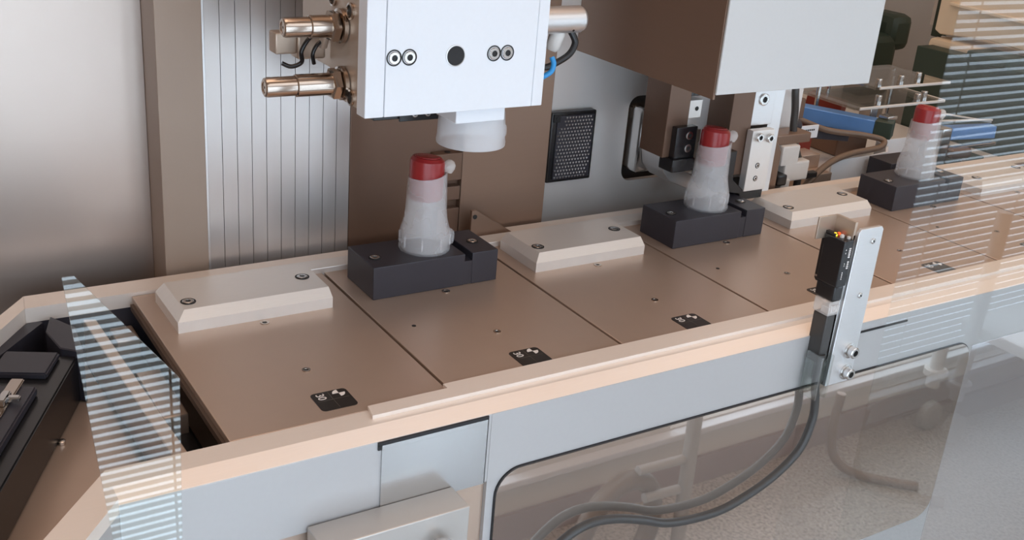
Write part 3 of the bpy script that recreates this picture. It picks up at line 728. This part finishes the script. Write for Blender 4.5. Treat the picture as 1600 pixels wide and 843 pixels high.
# ------------------------------------------------------------------ clear guard and added reflection pane in front
b = MB(); b.prism([(.655, -.75), (2.0, -.75), (2.0, .70), (.655, .70)], 'y', -.0462, -.045)
tag(b.build('guard_sheet', 'clear'), 'clear guard sheet at right mirroring the window blinds', 'guard')
b = MB(); b.prism([(-.124, .193), (-.117, .193), (-.058, .112), (-.063, -.09), (-.098, -.09)], 'y', -.0462, -.045)  # added pane, cut to the outline of the blind reflection it carries
tag(b.build('reflection_pane', 'clear_strip'), 'narrow clear pane at left, cut to the outline of the mirrored blind slats', 'guard')

# ------------------------------------------------------------------ background at right: jigs, green cabinet
b = MB(); b.box(.99, 1.745, .45, 1.3, -.10, -.085); b.box(1.0, 1.04, 1.2, 1.24, FZ, -.1); b.box(1.7, 1.74, 1.2, 1.24, FZ, -.1); b.box(1.0, 1.04, .46, .50, FZ, -.1); b.box(1.7, 1.74, .46, .50, FZ, -.1)
tag(b.build('jig_table', 'pale'), 'pale table carrying the blue jigs behind the conveyor', 'table')
gc = thing('green_cabinet', 'dark green cabinet wall behind the rightmost bottle', 'cabinet', (1.8, .8, FZ))
b = MB(); b.box(1.75, 1.80, .37, .815, FZ, .086, .002); b.build('side_wall', 'green', gc)
b = MB(); b.box(1.74, 1.82, .595, .690, .080, .104, .006); b.build('top_handle', 'green', gc)
b = MB(); b.box(1.8005, 2.35, .37, .83, FZ, .10, .01); b.build('body', 'beige', gc)
b = MB(); b.prism([(.372, .092), (.46, .098), (.60, .112), (.700, .118), (.815, .108), (.830, .115), (.830, .8), (.372, .8)], 'x', 1.815, 1.90, 0, .002); b.prism([(.372, .17), (.50, .150), (.62, .165), (.80, .172), (.80, .178), (.62, .172), (.50, .158), (.372, .18)], 'x', 1.805, 1.82, 0, .001); b.build('folded_cover', 'beige', gc)
b = MB(); b.box(2.62, 2.66, -.2, 1.3, FZ, 1.3); tag(b.build('cream_partition', 'beige'), 'cream upright partition behind the dark green cabinet', 'partition')
b = MB(); b.box(1.2, 2.6, 1.32, 1.36, FZ, .9); tag(b.build('grey_partition', 'grey_bg'), 'grey partition seen beside the large grey housing', 'partition')
b = MB(); b.box(1.95, 2.06, 1.10, 1.2, -.08, .045, .02); b.box(2.02, 2.10, 1.10, 1.2, .0, .09, .02); tag(b.build('dark_motor', 'green'), 'blurred dark motor beside the grey housing', 'motor')
b = MB(); b.box(1.97, 2.10, 1.24, 1.28, .10, .14, .004); b.box(1.92, 2.05, 1.24, 1.27, .075, .085, .002, 1); tag(b.build('amber_sign', ('amber', 'blue')), 'amber card above a blue strip at the top edge', 'card')
b = MB(); b.box(1.80, 1.96, 1.16, 1.20, -.13, .06, .006); tag(b.build('white_cover', 'pale'), 'pale cover beside the grey housing above the jigs', 'cover')
hg = thing('hanging_unit', 'slim hanging unit with a small bracket above the cream cover', 'machine unit', (1.93, .87, .08))
b = MB(); b.box(1.90, 1.915, .87, .90, .085, .5, .002); b.build('dark_rail', 'green', hg)
b = MB(); b.box(1.915, 1.975, .88, .92, .105, .5, .002); b.build('pale_plate', 'pale', hg)
b = MB(); b.box(1.90, 1.945, .85, .885, .072, .092, .003); b.build('bracket', 'steel', hg)

def beam(b, p0, p1, w, h, mi=0, bev=.001):
    p0 = Vector(p0); p1 = Vector(p1); d = (p1 - p0); L = d.length; d.normalize()
    s_ = d.cross(Vector((0, 0, 1))).normalized(); u_ = s_.cross(d)
    g = bmesh.new(); bmesh.ops.create_cube(g, size=1)
    for v in g.verts: v.co = p0 + d * ((v.co.x + .5) * L) + s_ * (v.co.y * w) + u_ * (v.co.z * h)
    bmesh.ops.recalc_face_normals(g, faces=g.faces)
    if bev: bmesh.ops.bevel(g, geom=list(g.edges), offset=bev, segments=1, affect='EDGES')
    b.merge(g, mi)
j1 = thing('clamp_jig', 'blue clamp bar with dark end behind the conveyor, left of the rightmost bottle', 'jig', (1.23, .53, -.085))
b = MB(); beam(b, (1.195, .60, .035), (1.262, .495, .032), .030, .026); b.build('blue_bar', 'blue', j1)
b = MB(); beam(b, (1.262, .495, .032), (1.277, .470, .032), .031, .028); b.build('end_block', 'green', j1)
b = MB(); beam(b, (1.275, .66, .038), (1.300, .600, .032), .03, .030); b.build('red_block', 'red_dark', j1)
b = MB(); b.box(1.205, 1.235, .64, .66, .055, .085, .001); b.build('blue_cube', 'blue', j1)
b = MB(); b.box(1.30, 1.318, .54, .565, .030, .050, .001); b.build('clamp_head', 'steel', j1)
b = MB(); b.box(1.272, 1.296, .48, .50, .046, .052, .001); b.build('clamp_lever', 'steel', j1)
b = MB(); b.box(1.20, 1.275, .515, .595, -.0195, .018, .002); b.build('foot', 'brown_dark', j1)
b = MB(); beam(b, (1.10, .53, .028), (1.20, .50, .020), .02, .014); b.build('pneumatic_arm', 'black_block', j1)
j2 = thing('clamp_jig', 'blue clamp bar with clear cover right of the rightmost bottle', 'jig', (1.5, .50, -.085))
b = MB(); beam(b, (1.400, .50, .008), (1.535, .458, .014), .022, .022); b.build('blue_bar', 'blue', j2)
b = MB(); beam(b, (1.40, .47, -.014), (1.53, .445, -.004), .01, .005); b.build('steel_rod', 'steel', j2)
b = MB(); b.box(1.385, 1.41, .45, .48, -.03, .030, .002); b.build('clamp_head', 'steel', j2)
b = MB(); b.box(1.44, 1.452, .44, .46, -.03, -.008, .001); b.build('clamp_lever', 'steel', j2)
b = MB(); beam(b, (1.405, .445, -.012), (1.45, .435, -.012), .016, .018, 0, .004); b.build('dark_fitting', 'brown_dark', j2)
b = MB(); beam(b, (1.44, .55, .036), (1.545, .47, .026), .006, .003); beam(b, (1.40, .48, .036), (1.545, .47, .030), .006, .003); b.build('cover_frame', 'pale', j2)
b = MB(); b.box(1.406, 1.52, .45, .56, -.0845, -.03, .002); b.build('foot', 'green', j2)
# acrylic covers and tray
ac = thing('acrylic_cover', 'layered clear acrylic covers with screws behind the rightmost bottle', 'cover', (1.35, .58, .05))
b = MB(); b.box(1.21, 1.44, .50, .62, .062, .066); b.build('lower_sheet', 'acrylic', ac)
b = MB(); b.box(1.30, 1.50, .54, .68, .082, .086); b.build('upper_sheet', 'acrylic', ac)
b = MB(); beam(b, (1.22, .50, .064), (1.44, .50, .064), .003, .005); beam(b, (1.44, .50, .064), (1.44, .60, .064), .003, .005); beam(b, (1.31, .54, .084), (1.50, .54, .084), .003, .005); b.build('bright_edge', 'pale', ac)
for (sx, sy, sz) in ((1.33, .56, .086), (1.40, .57, .086), (1.46, .58, .086), (1.39, .52, .066), (1.42, .53, .066), (1.30, .53, .066)):
    bolt(ac, 'standoff', (sx, sy, sz), (0, 0, 1), .006, .010)
for (sx, sy) in ((1.24, .61), (1.43, .61), (1.32, .66), (1.49, .66)):
    b = MB(); b.cyl((sx, sy, -.085), (sx, sy, .084), .004, 12); b.build('post', 'steel', ac)
tr = thing('curved_tray', 'white tray with curved lip in front of the blue clamp bar', 'tray', (1.2, .46, -.085))
pts = [(1.105, .438), (1.20, .440), (1.245, .446), (1.275, .470), (1.285, .50), (1.40, .50)]
b = MB(); b.prism(pts + [(1.40, .503), (1.283, .503), (1.272, .473), (1.243, .449), (1.20, .443), (1.105, .441)], 'z', -.045, .004); b.build('lip', 'white_paint', tr)
b = MB(); b.prism([(1.105, .442), (1.20, .444), (1.243, .450), (1.27, .474), (1.28, .51), (1.28, .60), (1.105, .60)], 'z', -.045, -.02); b.build('tray_floor', 'alu_panel', tr)
b = MB(); b.box(1.105, 1.40, .445, .60, -.085, -.045); b.build('tray_base', 'alu_panel', tr)
b = MB(); b.box(1.18, 1.275, .385, .43, -.085, .008, .001); tag(b.build('dark_stop_block', 'black_block'), 'dark stop block just behind the rightmost dark pallet block', 'block')
# label tag, cables, connectors near the plate
lt_ = thing('name_tag', 'small white tag with two lines of print beside the bent cable', 'tag', (1.1, .50, .0))
b = MB(); b.box(1.082, 1.128, .498, .501, .024, .045, .0004); b.build('card', 'white_paint', lt_)
b = MB()
for k in range(7): b.box(1.091 + k * .0042, 1.0935 + k * .0042, .4974, .4982, .0365, .0390)
for k in range(3): b.box(1.100 + k * .0042, 1.1028 + k * .0042, .4974, .4982, .0300, .0328)
b.build('print', 'black_matt', lt_)
b = MB(); b.box(1.085, 1.125, .505, .53, -.085, .040, .001); b.build('stand', 'red_dark', lt_)
b = MB(); b.tube([(.955, .405, .150), (.952, .400, .132), (.958, .400, .105), (.962, .400, .075), (.975, .400, .045), (.986, .398, .018), (.985, .395, -.03), (.985, .395, -.08)], .0055, 14)
tag(b.build('thick_cable', 'cable'), 'thick dark cable hanging beside the silver plate edge', 'cable')
b = MB(); b.tube([(1.050, .53, .035), (1.09, .53, .052), (1.15, .50, .034), (1.215, .48, .026), (1.245, .46, .020), (1.225, .45, .012), (1.15, .44, .012), (1.08, .42, .010), (1.02, .40, -.005), (.985, .39, -.03), (.98, .39, -.08)], .0050, 14)
tag(b.build('bent_hose', 'cable_brown'), 'brown bent hose running from the blue bar down to the rail', 'hose')
b = MB(); b.tube([(.97, .42, .13), (.99, .43, .118), (1.01, .44, .11)], .002, 8); b.tube([(.968, .41, .125), (1.0, .45, .105), (1.04, .48, .10)], .0018, 8); tag(b.build('thin_leads', 'black_gloss'), 'thin black leads under the grey housing corner', 'cable')
b = MB(); b.lathe([(.010, 0), (.012, .003), (.012, .030), (.010, .034)], (1.05, .50, .055), (1, .1, -.3), 20); b.box(1.06, 1.09, .50, .53, .058, .09, .002, 1); tag(b.build('cable_gland', ('black_block', 'brown_dark')), 'dark round gland above the white tag', 'fitting')
wc = thing('plug_connector', 'white plastic plug with dark catches beside the thick cable', 'connector', (.95, .385, .0))
b = MB(); b.box(.925, .960, .378, .395, .030, .060, .003); b.box(.935, .985, .378, .395, .005, .035, .003); b.box(.930, .948, .376, .395, -.012, .010, .002); b.build('shell', 'pale', wc)
b = MB(); b.box(.9155, .935, .370, .392, .003, .020, .003); b.build('catch', 'black_gloss', wc)
b = MB(); b.box(.985, 1.02, .390, .40, .0, .010, .002); b.build('catch', 'black_gloss', wc)
b = MB(); b.box(.880, .985, .385, .418, .060, .075, .002); b.prism([(.860, .07), (.905, .07), (.915, .055), (.915, -.02), (.860, -.02)], 'y', .372, .418, 0, .001); tag(b.build('angle_bracket', 'brown'), 'brown angle bracket right of the gripper plate', 'bracket')
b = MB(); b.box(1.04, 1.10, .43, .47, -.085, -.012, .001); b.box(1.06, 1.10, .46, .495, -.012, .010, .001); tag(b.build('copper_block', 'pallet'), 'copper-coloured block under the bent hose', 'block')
b = MB(); b.box(1.605, 1.66, .368, .42, FZ, .035, .002); tag(b.build('dark_post', 'black_block'), 'dark post at the right edge beyond the conveyor rail end', 'post')

# ------------------------------------------------------------------ things standing behind the viewer, seen mirrored
tl = thing('wheeled_trolley', 'grey trolley with a ring wheel, mirrored in the brown tinted cover', 'trolley', (1.2, -.86, FZ))
def torus(b, c, R_, r_, nrm, seg=40, sg=10):
    q = Vector(nrm).to_track_quat('Z', 'Y'); rings = []
    for i in range(seg):
        a = 2 * PI * i / seg; u = q @ Vector((math.cos(a), math.sin(a), 0)); n_ = q @ Vector((0, 0, 1))
        rings.append([Vector(c) + u * (R_ + r_ * math.cos(2 * PI * k / sg)) + n_ * (r_ * math.sin(2 * PI * k / sg)) for k in range(sg)])
    b.loft(rings, close=True, cap=False); b.soft = True
b = MB(); torus(b, (1.13, -.86, FZ + .157), .136, .023, (.25, 1, 0)); b.build('ring_wheel', 'cable_brown', tl)
b = MB(); b.cyl((1.315, -.86, -.62), (1.325, -.86, FZ + .001), .017, 20); b.build('upright_tube', 'grey_bg', tl)
b = MB(); b.cyl((1.17, -.86, -.835), (1.30, -.86, -.840), .011, 16); b.build('cross_tube', 'grey_bg', tl)
b = MB(); b.cyl((1.20, -.86, -.915), (1.30, -.86, -.92), .011, 16); b.build('cross_tube', 'grey_bg', tl)
b = MB(); b.tube([(1.99, -1.0, -.90), (1.985, -1.0, -1.02), (2.0, -.98, -1.10), (2.05, -.93, -1.135), (2.16, -.82, -1.137)], .013, 12)
tag(b.build('bent_tube', 'brown'), 'bent brown tube on the floor mirrored in the tinted cover', 'tube')
ch = thing('wheeled_chair', 'pale chair frame on a caster, mirrored right of the tinted cover', 'chair', (2.45, -1.04, FZ))
b = MB(); b.cyl((2.452, -1.04, -.42), (2.452, -1.04, -1.00), .020, 20); b.build('leg', 'pale', ch)
b = MB(); b.lathe([(.026, 0), (.034, .004), (.034, .022), (.026, .026)], (2.452, -1.04, -.965), (0, 0, 1), 24); b.build('collar', 'pale', ch)
b = MB(); b.lathe([(.030, 0), (.045, .006), (.045, .028), (.030, .034)], (2.475, -1.055, FZ + .0455), (0, 1, 0), 28); b.build('caster', 'grey_bg', ch)
b = MB(); b.box(2.46, 2.90, -1.09, -.62, -.80, -.765, .006); b.build('seat', 'pale', ch)
b = MB(); b.box(2.46, 2.88, -.66, -.62, -.88, -.855, .004); b.build('stretcher', 'pale', ch)
